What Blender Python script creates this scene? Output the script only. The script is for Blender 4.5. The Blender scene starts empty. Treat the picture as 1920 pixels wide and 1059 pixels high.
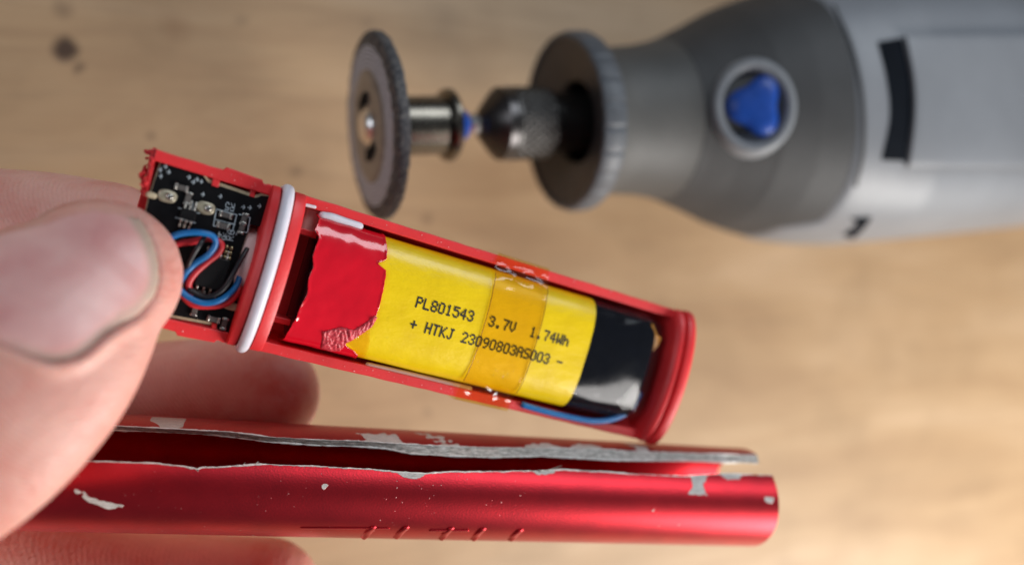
import bpy, bmesh, math, random
import numpy as np
from mathutils import Vector, Matrix, noise
from mathutils.bvhtree import BVHTree
R = math.radians
rnd = random.Random(7)
S = bpy.context.scene
COL = S.collection
S.unit_settings.system = 'METRIC'
S.unit_settings.scale_length = 0.01          # one unit is one centimetre

# ---------------------------------------------------------------- camera
FPX = 1732.0                                  # focal length in pixels of the 1920 wide photograph
CM = Matrix.Translation((0, 0, 16.9)) @ Matrix.Rotation(R(-23), 4, 'Y')
cam = bpy.data.cameras.new('camera'); camo = bpy.data.objects.new('camera', cam); COL.objects.link(camo)
camo.matrix_world = CM
cam.sensor_width = 36; cam.lens = 36 * FPX / 1920
cam.clip_start = 0.5; cam.clip_end = 500
cam.dof.use_dof = True; cam.dof.focus_distance = 11.15; cam.dof.aperture_fstop = 0.081
S.camera = camo
CMI = CM.inverted()
EYE = CM.translation

# ---------------------------------------------------------------- world and lamps
W = bpy.data.worlds.new('World'); S.world = W; W.use_nodes = True
bg = W.node_tree.nodes['Background']; bg.inputs[0].default_value = (0.80, 0.87, 1.0, 1); bg.inputs[1].default_value = 0.09

def area(name, pos, target, sx, sy, power, col):
    l = bpy.data.lights.new(name, 'AREA'); l.shape = 'RECTANGLE'; l.size = sx; l.size_y = sy
    l.energy = power; l.color = col
    o = bpy.data.objects.new(name, l); COL.objects.link(o)
    o.location = pos
    o.rotation_euler = (Vector(target) - Vector(pos)).to_track_quat('-Z', 'Y').to_euler()
    return o
area('window_light', (26, -22, 18), (3, 0, 2), 17, 19, 17500, (1.0, 0.96, 0.91))
area('window_light_far', (20, 27, 31), (0, 0, 3), 26, 15, 7000, (0.86, 0.93, 1.0))
area('left_fill_light', (-27, 9, 27), (-4, 1, 6), 16, 14, 2400, (0.90, 0.94, 1.0))  # added fill lamp from the left, brightens the disc face; no door there

S.view_settings.view_transform = 'Standard'; S.view_settings.look = 'None'
S.view_settings.exposure = 0; S.view_settings.gamma = 1
S.cycles.max_bounces = 10; S.cycles.transparent_max_bounces = 12
try: S.cycles.use_denoising = True
except Exception: pass

# ---------------------------------------------------------------- helpers
def P(px, py, d):
    return CM @ Vector(((px - 960) / FPX * d, -(py - 529.5) / FPX * d, -d))
def ray(px, py):
    return (CM.to_3x3() @ Vector(((px - 960) / FPX, -(py - 529.5) / FPX, -1))).normalized()
def proj(w):
    c = CMI @ w
    return (960 + FPX * c.x / -c.z, 529.5 - FPX * c.y / -c.z)

class Frame:
    def __init__(s, origin, xdir_cam):
        a, b, c = xdir_cam
        x = Vector((a, b, c)).normalized(); y = Vector((-b, a, 0)).normalized(); z = x.cross(y)
        m = CM.to_3x3() @ Matrix((x, y, z)).transposed()
        s.M = Matrix.Translation(origin) @ m.to_4x4(); s.I = s.M.inverted()
    def loc(s, px, py, w=0.0):
        o = s.I @ EYE; d = s.I.to_3x3() @ ray(px, py)
        t = (w - o.z) / d.z
        return o + d * t

def cdir(a, b): return CMI.to_3x3() @ (b - a)

def tag(o, label=None, cat=None, group=None, kind=None):
    if label: o['label'] = label
    if cat: o['category'] = cat
    if group: o['group'] = group
    if kind: o['kind'] = kind
    return o
def empty(name, M, label, cat, group=None):
    o = bpy.data.objects.new(name, None); COL.objects.link(o); o.matrix_world = M
    o.empty_display_size = 0.3
    return tag(o, label, cat, group)
def obj(name, verts, faces, mat, parent=None, smooth=True, M=None, matidx=None, auto=None):
    me = bpy.data.meshes.new(name)
    me.from_pydata([tuple(v) for v in verts], [], [tuple(f) for f in faces])
    for m in (mat if isinstance(mat, (list, tuple)) else [mat]): me.materials.append(m)
    if matidx is not None: me.polygons.foreach_set('material_index', matidx)
    me.validate(); me.update()
    bm = bmesh.new(); bm.from_mesh(me); bmesh.ops.recalc_face_normals(bm, faces=bm.faces); bm.to_mesh(me); bm.free()
    if smooth: me.polygons.foreach_set('use_smooth', [True] * len(me.polygons))
    if auto is not None: me.set_sharp_from_angle(angle=R(auto))
    o = bpy.data.objects.new(name, me); COL.objects.link(o)
    if parent is not None: o.parent = parent
    if M is not None: o.matrix_world = M
    return o
def bevel(o, w, seg=2, ang=35):
    m = o.modifiers.new('bevel', 'BEVEL'); m.width = w; m.segments = seg; m.limit_method = 'ANGLE'; m.angle_limit = R(ang)
    o.data.set_sharp_from_angle(angle=R(50))
    return o
def box(c, s, rz=0):
    v = []
    for x in (-1, 1):
        for y in (-1, 1):
            for z in (-1, 1):
                q = Vector((x * s[0] / 2, y * s[1] / 2, z * s[2] / 2))
                q.rotate(Matrix.Rotation(rz, 3, 'Z')); v.append(q + Vector(c))
    return v, [(0, 1, 3, 2), (4, 6, 7, 5), (0, 4, 5, 1), (2, 3, 7, 6), (0, 2, 6, 4), (1, 5, 7, 3)]
class MB:
    def __init__(s): s.v = []; s.f = []; s.m = []
    def add(s, vf, mi=0):
        n = len(s.v); s.v += [Vector(x) for x in vf[0]]; s.f += [tuple(i + n for i in f) for f in vf[1]]; s.m += [mi] * len(vf[1])
    def build(s, name, mat, parent=None, smooth=True, auto=None):
        return obj(name, s.v, s.f, mat, parent, smooth, matidx=s.m, auto=auto)
def prism(poly, z0, z1):
    n = len(poly)
    v = [Vector((p[0], p[1], z0)) for p in poly] + [Vector((p[0], p[1], z1)) for p in poly]
    f = [tuple(range(n))[::-1], tuple(range(n, 2 * n))] + [(i, (i + 1) % n, n + (i + 1) % n, n + i) for i in range(n)]
    return v, f
def catmull(pts, n=8):
    pts = [np.array(p, float) for p in pts]
    P0 = [2 * pts[0] - pts[1]] + pts + [2 * pts[-1] - pts[-2]]
    out = []
    for i in range(1, len(P0) - 2):
        a, b, c, d = P0[i - 1:i + 3]
        for k in range(n):
            t = k / n
            out.append(0.5 * ((2 * b) + (-a + c) * t + (2 * a - 5 * b + 4 * c - d) * t * t + (-a + 3 * b - 3 * c + d) * t ** 3))
    out.append(pts[-1]); return out
def tube(pts, rad, seg=12, closed=False, caps=True, flat=(1, 1), up=None, hemi=False):
    """swept tube; rad a number or one per point"""
    pts = [Vector(p) for p in pts]; n = len(pts)
    rad = list(rad) if hasattr(rad, '__len__') else [rad] * n
    if hemi:
        def ext(p, q, r):
            d = (p - q).normalized()
            return [(p + d * r * math.sin(a), r * math.cos(a)) for a in (R(80), R(65), R(48), R(30), R(15))]
        e0 = ext(pts[0], pts[1], rad[0]); e1 = ext(pts[-1], pts[-2], rad[-1])[::-1]
        pts = [e[0] for e in e0] + pts + [e[0] for e in e1]; rad = [e[1] for e in e0] + rad + [e[1] for e in e1]; n = len(pts)
    v = []; f = []
    N = Vector(up) if up is not None else None
    for i in range(n):
        t = (pts[(i + 1) % n] - pts[i - 1]) if closed else (pts[min(i + 1, n - 1)] - pts[max(i - 1, 0)])
        t.normalize()
        if N is None: N = t.orthogonal()
        a = (N - t * N.dot(t)).normalized(); b = t.cross(a)
        if up is None: N = a
        for k in range(seg):
            w = 2 * math.pi * k / seg
            v.append(pts[i] + (a * math.cos(w) * flat[0] + b * math.sin(w) * flat[1]) * rad[i])
    m = n if closed else n - 1
    for i in range(m):
        for k in range(seg):
            f.append((i * seg + k, i * seg + (k + 1) % seg, ((i + 1) % n) * seg + (k + 1) % seg, ((i + 1) % n) * seg + k))
    if not closed and caps: f.append(tuple(range(seg))[::-1]); f.append(tuple((n - 1) * seg + k for k in range(seg)))
    return v, f
def lathe(prof, seg=96, a0=0, fn=None, closed=False):
    """revolve (x, r) about local X; fn(x, r, theta) may move the vertex"""
    v = []; f = []
    for x, r in prof:
        for k in range(seg):
            t = 2 * math.pi * k / seg
            X, Rr = (fn(x, r, t) if fn else (x, r))
            v.append(Vector((X, Rr * math.sin(t), Rr * math.cos(t))))
    n = len(prof)
    for i in range(n if closed else n - 1):
        for k in range(seg):
            j = (i + 1) % n
            f.append((i * seg + k, i * seg + (k + 1) % seg, j * seg + (k + 1) % seg, j * seg + k))
    return v, f
def grid(fn, nu, nv):
    v = [fn(i / nu, j / nv) for i in range(nu + 1) for j in range(nv + 1)]
    f = [(i * (nv + 1) + j, (i + 1) * (nv + 1) + j, (i + 1) * (nv + 1) + j + 1, i * (nv + 1) + j + 1) for i in range(nu) for j in range(nv)]
    return v, f
def interp(x, pts):
    pts = sorted(pts); return float(np.interp(x, [p[0] for p in pts], [p[1] for p in pts]))
def nz(x, y=0.0, z=0.0, s=1.0): return noise.noise(Vector((x * s, y * s, z * s)))
def inpoly(x, y, poly):
    c = False; n = len(poly)
    for i in range(n):
        x0, y0 = poly[i]; x1, y1 = poly[i - 1]
        if (y0 > y) != (y1 > y) and x < (x1 - x0) * (y - y0) / (y1 - y0) + x0: c = not c
    return c
def polydist(x, y, poly):
    """signed distance to a closed outline, positive inside; x and y are arrays"""
    best = np.full(x.shape, 1e9); ins = np.zeros(x.shape, bool)
    n = len(poly)
    for i in range(n):
        x0, y0 = poly[i]; x1, y1 = poly[i - 1]
        dx, dy = x1 - x0, y1 - y0
        t = np.clip(((x - x0) * dx + (y - y0) * dy) / (dx * dx + dy * dy + 1e-9), 0, 1)
        best = np.minimum(best, np.hypot(x - x0 - t * dx, y - y0 - t * dy))
        if y0 != y1:
            ins ^= ((y0 > y) != (y1 > y)) & (x < (x1 - x0) * (y - y0) / (y1 - y0) + x0)
    return np.where(ins, best, -best)

# ---------------------------------------------------------------- materials
class Mat:
    def __init__(s, name, col=(.5, .5, .5), rough=.5, metal=0, **kw):
        s.m = bpy.data.materials.new(name); s.m.use_nodes = True; s.t = s.m.node_tree; s.b = s.t.nodes['Principled BSDF']
        s.i('Base Color', (*col, 1)); s.i('Roughness', rough); s.i('Metallic', metal)
        for k, v in kw.items(): s.i(k.replace('_', ' '), v)
        s.tc = s.n('ShaderNodeTexCoord')
    def i(s, k, v): s.b.inputs[k].default_value = v
    def n(s, typ, **kw):
        n = s.t.nodes.new(typ)
        for k, v in kw.items():
            if hasattr(n, k): setattr(n, k, v)
            else: n.inputs[k.replace('_', ' ')].default_value = v
        return n
    def l(s, a, b): s.t.links.new(a, b)
    def mapped(s, scale=(1, 1, 1), rot=(0, 0, 0)):
        m = s.n('ShaderNodeMapping'); m.inputs['Scale'].default_value = scale; m.inputs['Rotation'].default_value = rot
        s.l(s.tc.outputs['Object'], m.inputs['Vector']); return m.outputs[0]
    def noise(s, scale, detail=3, rough=.5, vec=None, dist=0):
        n = s.n('ShaderNodeTexNoise'); n.inputs['Scale'].default_value = scale; n.inputs['Detail'].default_value = detail
        n.inputs['Roughness'].default_value = rough; n.inputs['Distortion'].default_value = dist
        s.l(vec if vec is not None else s.tc.outputs['Object'], n.inputs['Vector']); return n.outputs['Fac']
    def ramp(s, fac, stops):
        r = s.n('ShaderNodeValToRGB'); e = r.color_ramp.elements
        while len(e) < len(stops): e.new(0.5)
        for el, (p, c) in zip(e, stops): el.position = p; el.color = (*c, 1) if len(c) == 3 else c
        s.l(fac, r.inputs[0]); return r.outputs[0]
    def mix(s, a, b, fac, mode='MIX'):
        m = s.n('ShaderNodeMix'); m.data_type = 'RGBA'; m.blend_type = mode
        for val, k in ((fac, 0), (a, 6), (b, 7)):
            if isinstance(val, (int, float)): m.inputs[k].default_value = val
            elif isinstance(val, tuple): m.inputs[k].default_value = (*val, 1)
            else: s.l(val, m.inputs[k])
        return m.outputs[2]
    def math(s, op, a, b=0.0, clamp=False):
        m = s.n('ShaderNodeMath'); m.operation = op; m.use_clamp = clamp
        for k, val in ((0, a), (1, b)):
            if isinstance(val, (int, float)): m.inputs[k].default_value = val
            else: s.l(val, m.inputs[k])
        return m.outputs[0]
    def base(s, c): s.l(c, s.b.inputs['Base Color'])
    def rough(s, c): s.l(c, s.b.inputs['Roughness'])
    def bump(s, h, strength=.3, dist=.02, prev=None):
        b = s.n('ShaderNodeBump'); b.inputs['Strength'].default_value = strength; b.inputs['Distance'].default_value = dist
        s.l(h, b.inputs['Height'])
        if prev is not None: s.l(prev, b.inputs['Normal'])
        s.l(b.outputs[0], s.b.inputs['Normal']); return b.outputs[0]

def simple(name, col, rough=.5, metal=0, vary=.12, nscale=6, bump=.15, bscale=60, bdist=.004, **kw):
    m = Mat(name, col, rough, metal, **kw)
    f = m.noise(nscale, 4)
    m.base(m.ramp(f, [(.25, tuple(c * (1 - vary) for c in col)), (.75, tuple(min(1, c * (1 + vary)) for c in col))]))
    g = m.noise(bscale, 3)
    m.rough(m.math('ADD', m.math('MULTIPLY', g, .16), max(0, rough - .08)))
    m.bump(g, bump, bdist)
    return m.m

M = {}
M['red_plastic'] = simple('red_plastic', (.74, .034, .040), .42, vary=.10, nscale=2.5, bump=.35, bscale=28, bdist=.006, Subsurface_Weight=.25, Subsurface_Radius=(.12, .02, .02), Subsurface_Scale=.5)
M['red_burr'] = simple('torn_red_plastic', (.62, .03, .04), .6, vary=.25, nscale=14, bump=.6, bscale=40, bdist=.01, Subsurface_Weight=.3, Subsurface_Radius=(.12, .02, .02), Subsurface_Scale=.5)
M['white_rubber'] = simple('white_silicone', (.74, .72, .80), .38, vary=.05, bump=.2, bscale=30, Subsurface_Weight=.4, Subsurface_Radius=(.1, .08, .08), Subsurface_Scale=.5)
M['sleeve'] = simple('pale_pink_sleeve', (.78, .56, .55), .35, vary=.12, nscale=3, bump=.2, bscale=20)
M['peach_rubber'] = simple('peach_silicone', (.62, .38, .34), .32, vary=.12, bump=.2, bscale=20, Subsurface_Weight=.3, Subsurface_Radius=(.1, .05, .04), Subsurface_Scale=.5)
M['red_film'] = simple('glossy_red_film', (.72, .006, .022), .17, vary=.08, nscale=2, bump=.22, bscale=5, bdist=.02, Coat_Weight=.7, Coat_Roughness=.08)
M['red_crumple'] = simple('crumpled_red_film', (.60, .05, .07), .4, vary=.3, nscale=20, bump=.6, bscale=34, bdist=.02)
M['black_film'] = simple('black_film', (.003, .004, .007), .11, vary=.2, bump=.12, bscale=5, bdist=.01, Coat_Weight=.05, Coat_Roughness=.06, Specular_IOR_Level=.2)
M['black_mask'] = simple('black_solder_mask', (.004, .004, .005), .36, vary=.3, nscale=10, bump=.2, bscale=40, Specular_IOR_Level=.28)
M['board_edge'] = simple('bare_board_edge', (.50, .42, .28), .6, vary=.15, nscale=20)
M['solder'] = simple('solder', (.62, .60, .55), .28, 1, vary=.2, nscale=25, bump=.4, bscale=18)
M['flux'] = simple('solder_pad_flux', (.42, .38, .28), .35, .3, vary=.3, nscale=18, bump=.4, bscale=16)
M['gold'] = simple('gold_pin', (.62, .50, .28), .3, 1, vary=.15)
M['chip'] = simple('black_chip', (.006, .006, .007), .45, Specular_IOR_Level=.3, vary=.3, bump=.3, bscale=90)
M['silk'] = simple('silkscreen_print', (.48, .56, .62), .6, vary=.1)
M['ink'] = simple('black_ink', (.010, .009, .008), .6, vary=.2)
M['grey_chip'] = simple('grey_ceramic', (.10, .09, .085), .5, vary=.2)
M['blue_wire'] = simple('blue_insulation', (.010, .15, .42), .34, vary=.1, bump=.1, bscale=12)
M['red_wire'] = simple('red_insulation', (.62, .03, .04), .36, vary=.1, bump=.1, bscale=12)
M['black_wire'] = simple('black_insulation', (.010, .011, .015), .35, vary=.1, bump=.1, bscale=12)
M['amber'] = simple('amber_resin', (.50, .22, .04), .25, vary=.3, nscale=16, bump=.3, bscale=20)

# yellow wrapper: slightly mottled, satin film
m = Mat('yellow_film', (.80, .58, .004), .38, Coat_Weight=.5, Coat_Roughness=.2, Specular_IOR_Level=.35)
f = m.noise(3.0, 5); g = m.noise(34, 3)
c = m.ramp(f, [(.3, (.82, .56, .001)), (.7, (.93, .66, .002))])
c = m.mix(c, (.50, .37, .01), m.ramp(m.noise(14, 6, .7), [(.60, (0, 0, 0)), (.78, (.5, .5, .5))]))
m.base(c); n1 = m.bump(m.noise(2.6, 4, .6, m.mapped((.6, 1.4, 1))), .4, .05); m.bump(g, .35, .004, n1); M['yellow'] = m.m

# tinted polyimide tape and clear film
def film(name, tint, gloss_rough, body=.0, bodycol=(1, 1, 1), bs=12, bd=.02, refl=1.45):
    mm = Mat(name); t = mm.t
    tr = mm.n('ShaderNodeBsdfTransparent'); tr.inputs[0].default_value = (*tint, 1)
    gl = mm.n('ShaderNodeBsdfGlossy'); gl.inputs['Roughness'].default_value = gloss_rough
    di = mm.n('ShaderNodeBsdfDiffuse'); di.inputs[0].default_value = (*bodycol, 1)
    fr = mm.n('ShaderNodeLayerWeight'); fr.inputs[0].default_value = .5
    fo_ = mm.math('ADD', refl, mm.math('MULTIPLY', mm.math('POWER', fr.outputs['Facing'], 4.0), .5), True)
    a = mm.n('ShaderNodeMixShader'); a.inputs[0].default_value = body; mm.l(tr.outputs[0], a.inputs[1]); mm.l(di.outputs[0], a.inputs[2])
    b = mm.n('ShaderNodeMixShader'); mm.l(fo_, b.inputs[0]); mm.l(a.outputs[0], b.inputs[1]); mm.l(gl.outputs[0], b.inputs[2])
    bp = mm.n('ShaderNodeBump'); bp.inputs['Strength'].default_value = .5; bp.inputs['Distance'].default_value = bd
    mm.l(mm.noise(bs, 4), bp.inputs['Height'])
    for s_ in (gl, di, fr): mm.l(bp.outputs[0], s_.inputs['Normal'])
    out = t.nodes['Material Output']; mm.l(b.outputs[0], out.inputs[0]); t.nodes.remove(mm.b)
    return mm.m
M['kapton'] = film('amber_tape_film', (1.0, .87, .48), .06, .02, (.75, .35, .05), 7, .02, .05)
M['kapton_edge'] = film('amber_tape_edge', (.60, .36, .12), .3, .25, (.20, .08, .02), 12, .02, .04)
M['clear'] = film('clear_film', (.97, .97, .98), .10, .004, (.8, .8, .85), 4, .008, .012)

# brushed red anodised aluminium, bare metal where the attribute says it is scraped
m = Mat('red_anodised_aluminium', (.45, .006, .016), .40, .8, Coat_Weight=.55, Coat_Roughness=.42)
at = m.n('ShaderNodeAttribute', attribute_name='bare')
f = m.noise(3, 5)
red = m.ramp(f, [(.3, (.50, .005, .018)), (.7, (.62, .008, .022))])
spk = m.ramp(m.noise(24, 2, .5, m.mapped((1, 1, 1))), [(.715, (0, 0, 0)), (.76, (1, 1, 1))])
spk = m.math('MULTIPLY', spk, m.ramp(m.noise(.9, 2), [(.5, (0, 0, 0)), (.62, (1, 1, 1))]))
edge = m.math('ADD', at.outputs['Fac'], m.math('MULTIPLY', m.math('SUBTRACT', m.noise(16, 5, .6, m.mapped((.6, 1, 1))), .5), .9))
mask = m.math('MAXIMUM', m.math('MULTIPLY', m.math('SUBTRACT', edge, .42), 7, True), spk, True)
sil = m.ramp(m.noise(9, 5, .7, m.mapped((1, 9, 9))), [(.3, (.38, .36, .33)), (.5, (.62, .60, .56)), (.7, (.88, .86, .82))])
m.base(m.mix(red, sil, mask)); m.l(m.math('ADD', m.math('MULTIPLY', mask, .04), .40), m.b.inputs['Roughness'])
m.l(m.math('SUBTRACT', .95, m.math('MULTIPLY', mask, .85)), m.b.inputs['Metallic'])
n1 = m.bump(m.noise(40, 2), .45, .005)
m.bump(m.math('MULTIPLY', mask, m.noise(20, 4, .6, m.mapped((1, 8, 8)))), .5, .012, n1)
M['anodised'] = m.m
m = Mat('bare_cut_aluminium', (.5, .5, .48), .40, .35)
f = m.noise(8, 6, .7, m.mapped((1.2, 6, 6)))
m.base(m.ramp(f, [(.3, (.16, .15, .14)), (.48, (.46, .44, .40)), (.66, (.90, .87, .82))]))
m.bump(f, .7, .02); M['bare'] = m.m
M['red_inside'] = simple('red_inner_wall', (.50, .006, .016), .38, .7, vary=.15, nscale=3)

# skin
def skin(name, base, deep, ridge_scale, ridge_dir, ridge=.5):
    m = Mat(name, base, .48, Subsurface_Weight=.35, Subsurface_Radius=(.22, .07, .04), Subsurface_Scale=.8)
    f = m.noise(.9, 4, .6); g = m.noise(4.5, 4, .6)
    c = m.ramp(f, [(.32, deep), (.62, base)])
    c = m.mix(c, tuple(x * .93 for x in base), m.ramp(g, [(.4, (0, 0, 0)), (.8, (1, 1, 1))]))
    m.base(c)
    w = m.n('ShaderNodeTexWave'); w.wave_type = 'BANDS'; w.bands_direction = ridge_dir
    w.inputs['Scale'].default_value = ridge_scale; w.inputs['Distortion'].default_value = 5; w.inputs['Detail'].default_value = 1.5; w.inputs['Detail Scale'].default_value = .35
    m.l(m.tc.outputs['Object'], w.inputs['Vector'])
    v = m.n('ShaderNodeTexVoronoi'); v.inputs['Scale'].default_value = 22; m.l(m.tc.outputs['Object'], v.inputs['Vector'])
    n1 = m.bump(w.outputs['Fac'], ridge, .012)
    n1 = m.bump(v.outputs['Distance'], .25, .012, n1)
    m.bump(m.noise(6, 5, .6, m.mapped((1, 1.6, 1), (0, 0, .6))), .4, .035, n1)
    m.rough(m.math('ADD', m.math('MULTIPLY', g, .2), .36))
    return m.m
M['skin'] = skin('skin', (.79, .43, .36), (.68, .23, .18), 8.5, 'DIAGONAL', .2)
m = Mat('fingernail', (.78, .48, .44), .40, Coat_Weight=.25, Coat_Roughness=.25, Subsurface_Weight=.3, Subsurface_Radius=(.15, .06, .05), Subsurface_Scale=.5)
at = m.n('ShaderNodeAttribute', attribute_name='tone')
f = m.noise(2.2, 4)
c = m.ramp(f, [(.3, (.76, .35, .33)), (.7, (.88, .51, .47))])
c = m.mix(c, (.86, .62, .56), m.ramp(at.outputs['Color'], [(.2, (0, 0, 0)), (1, (.8, .8, .8))]))
c = m.mix(c, (.50, .39, .31), m.math('MULTIPLY', at.outputs['Alpha'], .95))
m.base(c); n1 = m.bump(m.noise(3.2, 4, .5, m.mapped((1, 1, 1), (0, 0, .4))), .25, .03); m.bump(m.noise(26, 4), .16, .006, n1); M['nail'] = m.m

# rotary tool
M['rubber'] = simple('dark_grip_rubber', (.040, .041, .043), .62, vary=.22, nscale=1.2, bump=.3, bscale=22, bdist=.01)
M['rubber_neck'] = simple('grey_neck_plastic', (.070, .070, .068), .58, vary=.15, nscale=1.2, bump=.3, bscale=22, bdist=.01)
M['grey_housing'] = simple('grey_housing_plastic', (.205, .218, .24), .45, vary=.16, nscale=.45, bump=.2, bscale=18, bdist=.008)
M['light_grey'] = simple('light_grey_trim', (.20, .215, .235), .45, vary=.08)
M['blue_button'] = simple('blue_button_plastic', (.007, .06, .34), .4, vary=.1, bump=.2, bscale=8)
M['black_gap'] = simple('black_recess_shade', (.004, .006, .010), .8, Specular_IOR_Level=.1)  # near-black colour stands in for the shade inside gaps and slots
M['nose_dark'] = simple('dark_nose_plastic', (.035, .036, .042), .42, vary=.2, nscale=2)
M['nose_rim'] = simple('grey_blue_rim', (.085, .095, .11), .5, vary=.15, nscale=3)
M['steel_dark'] = simple('blackened_steel', (.07, .066, .066), .3, .9, vary=.2)
M['steel'] = simple('bronze_tinted_steel', (.17, .155, .13), .26, 1, vary=.15, nscale=5, bump=.2, bscale=26)
M['hub_steel'] = simple('dull_grey_steel', (.26, .26, .265), .34, .55, vary=.25, nscale=5, bump=.2, bscale=26)
M['chrome'] = simple('bright_steel', (.92, .91, .9), .3, 1, vary=.05)
m = Mat('knurled_steel', (.07, .068, .066), .36, .85)
a = m.n('ShaderNodeTexWave'); b = m.n('ShaderNodeTexWave')
a.bands_direction = 'DIAGONAL'; a.inputs['Scale'].default_value = 6; m.l(m.mapped((1, 1, .01)), a.inputs['Vector'])
b.bands_direction = 'DIAGONAL'; b.inputs['Scale'].default_value = 6; m.l(m.mapped((1, -1, .01)), b.inputs['Vector'])
m.bump(m.math('MULTIPLY', a.outputs['Fac'], b.outputs['Fac']), .2, .01); M['knurl'] = m.m
m = Mat('abrasive_disc', (.16, .17, .2), .62, .25)
f = m.noise(9, 6, .75, m.mapped((1, 6, 1)))
rw = m.n('ShaderNodeTexWave'); rw.wave_type = 'RINGS'; rw.rings_direction = 'X'; rw.inputs['Scale'].default_value = 5; rw.inputs['Distortion'].default_value = 2.5; rw.inputs['Detail'].default_value = 3
m.l(m.tc.outputs['Object'], rw.inputs['Vector']); f = m.math('ADD', m.math('MULTIPLY', f, .72), m.math('MULTIPLY', rw.outputs['Fac'], .26))
m.base(m.ramp(f, [(.32, (.08, .09, .11)), (.48, (.36, .41, .51)), (.62, (.80, .86, .98))])); m.bump(f, .6, .02); M['disc'] = m.m
m = Mat('abrasive_rim', (.06, .06, .06), .6, .3)
f = m.noise(18, 5, .8)
m.base(m.ramp(f, [(.3, (.03, .03, .036)), (.52, (.10, .105, .12)), (.68, (.45, .44, .40))])); m.bump(f, .9, .05); M['disc_rim'] = m.m

# ---------------------------------------------------------------- wooden table
def tpt(px, py):
    d = ray(px, py); t = -EYE.z / d.z; return EYE + d * t
m = Mat('light_worn_wood', (.5, .36, .22), .5)
vec = m.mapped((.10, .55, 1), (0, 0, R(-14)))
f = m.noise(1.1, 6, .6, vec, .8); g = m.noise(4.5, 6, .7, m.mapped((.08, 1.3, 1), (0, 0, R(-14))), .5); h = m.noise(.12, 3)
c = m.ramp(f, [(.25, (.36, .22, .118)), (.5, (.50, .33, .185)), (.75, (.60, .42, .26))])
c = m.mix(c, (.30, .20, .115), m.math('MULTIPLY', m.ramp(g, [(.5, (0, 0, 0)), (.8, (1, 1, 1))]), .48))
c = m.mix(c, (.32, .205, .11), m.math('MULTIPLY', m.ramp(m.noise(.35, 4, .6), [(.5, (0, 0, 0)), (.72, (1, 1, 1))]), .5))
spots = [(118, 90, 20, .95), (146, 128, 11, .7), (330, 55, 26, .35, (.20, .09, .035)), (282, 252, 8, .5), (555, 325, 11, .5), (510, 290, 9, .4), (610, 292, 7, .35), (800, 410, 13, .45),
         (60, 282, 7, .4), (92, 282, 6, .35), (120, 18, 16, .45), (375, 195, 9, .25), (455, 35, 12, .3), (800, 775, 10, .35), (760, 800, 6, .3), (1240, 560, 16, .14),
         (650, 35, 12, .2), (520, 205, 12, .25), (840, 40, 40, .2), (180, 320, 8, .3), (1600, 660, 22, .10), (690, 45, 14, .22)]
sep = m.n('ShaderNodeVectorMath'); sep.operation = 'ADD'
nv = m.n('ShaderNodeTexNoise'); nv.inputs['Scale'].default_value = 1.2; m.l(m.tc.outputs['Object'], nv.inputs['Vector'])
sc = m.n('ShaderNodeVectorMath'); sc.operation = 'MULTIPLY_ADD'; sc.inputs[1].default_value = (.3, .3, 0); m.l(nv.outputs['Color'], sc.inputs[0]); m.l(m.tc.outputs['Object'], sc.inputs[2])
for sp in spots:
    if sp[0] in (510, 610, 60, 92, 375, 180, 520, 650): continue
    q = tpt(sp[0], sp[1]); rr = sp[2] / 95
    d = m.n('ShaderNodeVectorMath'); d.operation = 'DISTANCE'; m.l(sc.outputs[0], d.inputs[0]); d.inputs[1].default_value = (q.x + .15, q.y + .15, 0)
    k = m.math('MULTIPLY', m.math('SUBTRACT', 1.0, m.math('DIVIDE', d.outputs['Value'], rr * 1.25), True), sp[3] * (1.8 if sp[0] == 118 else 1.0), True)
    c = m.mix(c, sp[4] if len(sp) > 4 else (.085, .048, .028), k)
m.base(c); m.rough(m.math('ADD', m.math('MULTIPLY', g, .25), .38)); m.bump(g, .3, .03); M['wood'] = m.m
tv, tf = box((6, 2, -1.25), (110, 80, 2.5))
table = bevel(obj('table', tv, tf, M['wood'], smooth=False), .15)
tag(table, 'worn light wooden table top under the tool and the hand', kind='structure')

# ---------------------------------------------------------------- vape insert (red plastic tray)
A_, B_ = P(241, 434, 10.1), P(1250, 707, 13.1)
F = Frame(A_, cdir(A_, B_)); L = F.loc
UR = (B_ - A_).length
HV, HW, HF = .95, .68, .36                   # half width, depth behind the rim, height of the front arc
insert = empty('vape_insert', F.M, 'opened red plastic vape tray held under the thumb, filled with board and battery', 'vape insert')
uo = L(506, 506, .36).x                      # the seal ring
def rimjit(u):                               # the rim line of the left part wanders like the photo's
    x = u
    if x < uo - .25: return .02 * nz(x, 3.1, 0, 3) + (.035 if .78 < x < 1.22 else 0)
    return .006 * nz(x, 1.7, 0, 4)
NU, NA = 260, 28
v = []; f = []
u0, u1 = .03, UR - .18
for i in range(NU + 1):
    u = u0 + (u1 - u0) * i / NU
    j = rimjit(u)
    prof = []
    for k in range(NA + 1):
        t = math.pi * k / NA
        prof.append(((HV + j * math.cos(t) ** 2) * math.cos(t), -HW * math.sin(t) ** .8))
    for k in range(NA + 1):
        t = math.pi * (1 - k / NA)
        prof.append(((HV - .125) * math.cos(t), -.012 - (HW - .10) * math.sin(t) ** .6 if 0 < k < NA else 0))
    if i == 0: npf = len(prof)
    v += [Vector((u, a, b)) for a, b in prof]
for i in range(NU):
    for k in range(npf):
        k2 = (k + 1) % npf
        f.append((i * npf + k, i * npf + k2, (i + 1) * npf + k2, (i + 1) * npf + k))
f.append(tuple(range(npf))[::-1]); f.append(tuple(NU * npf + k for k in range(npf)))
tray = obj('tray_shell', v, f, M['red_plastic'], insert, auto=50); bevel(tray, .012, 2, 55)

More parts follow.
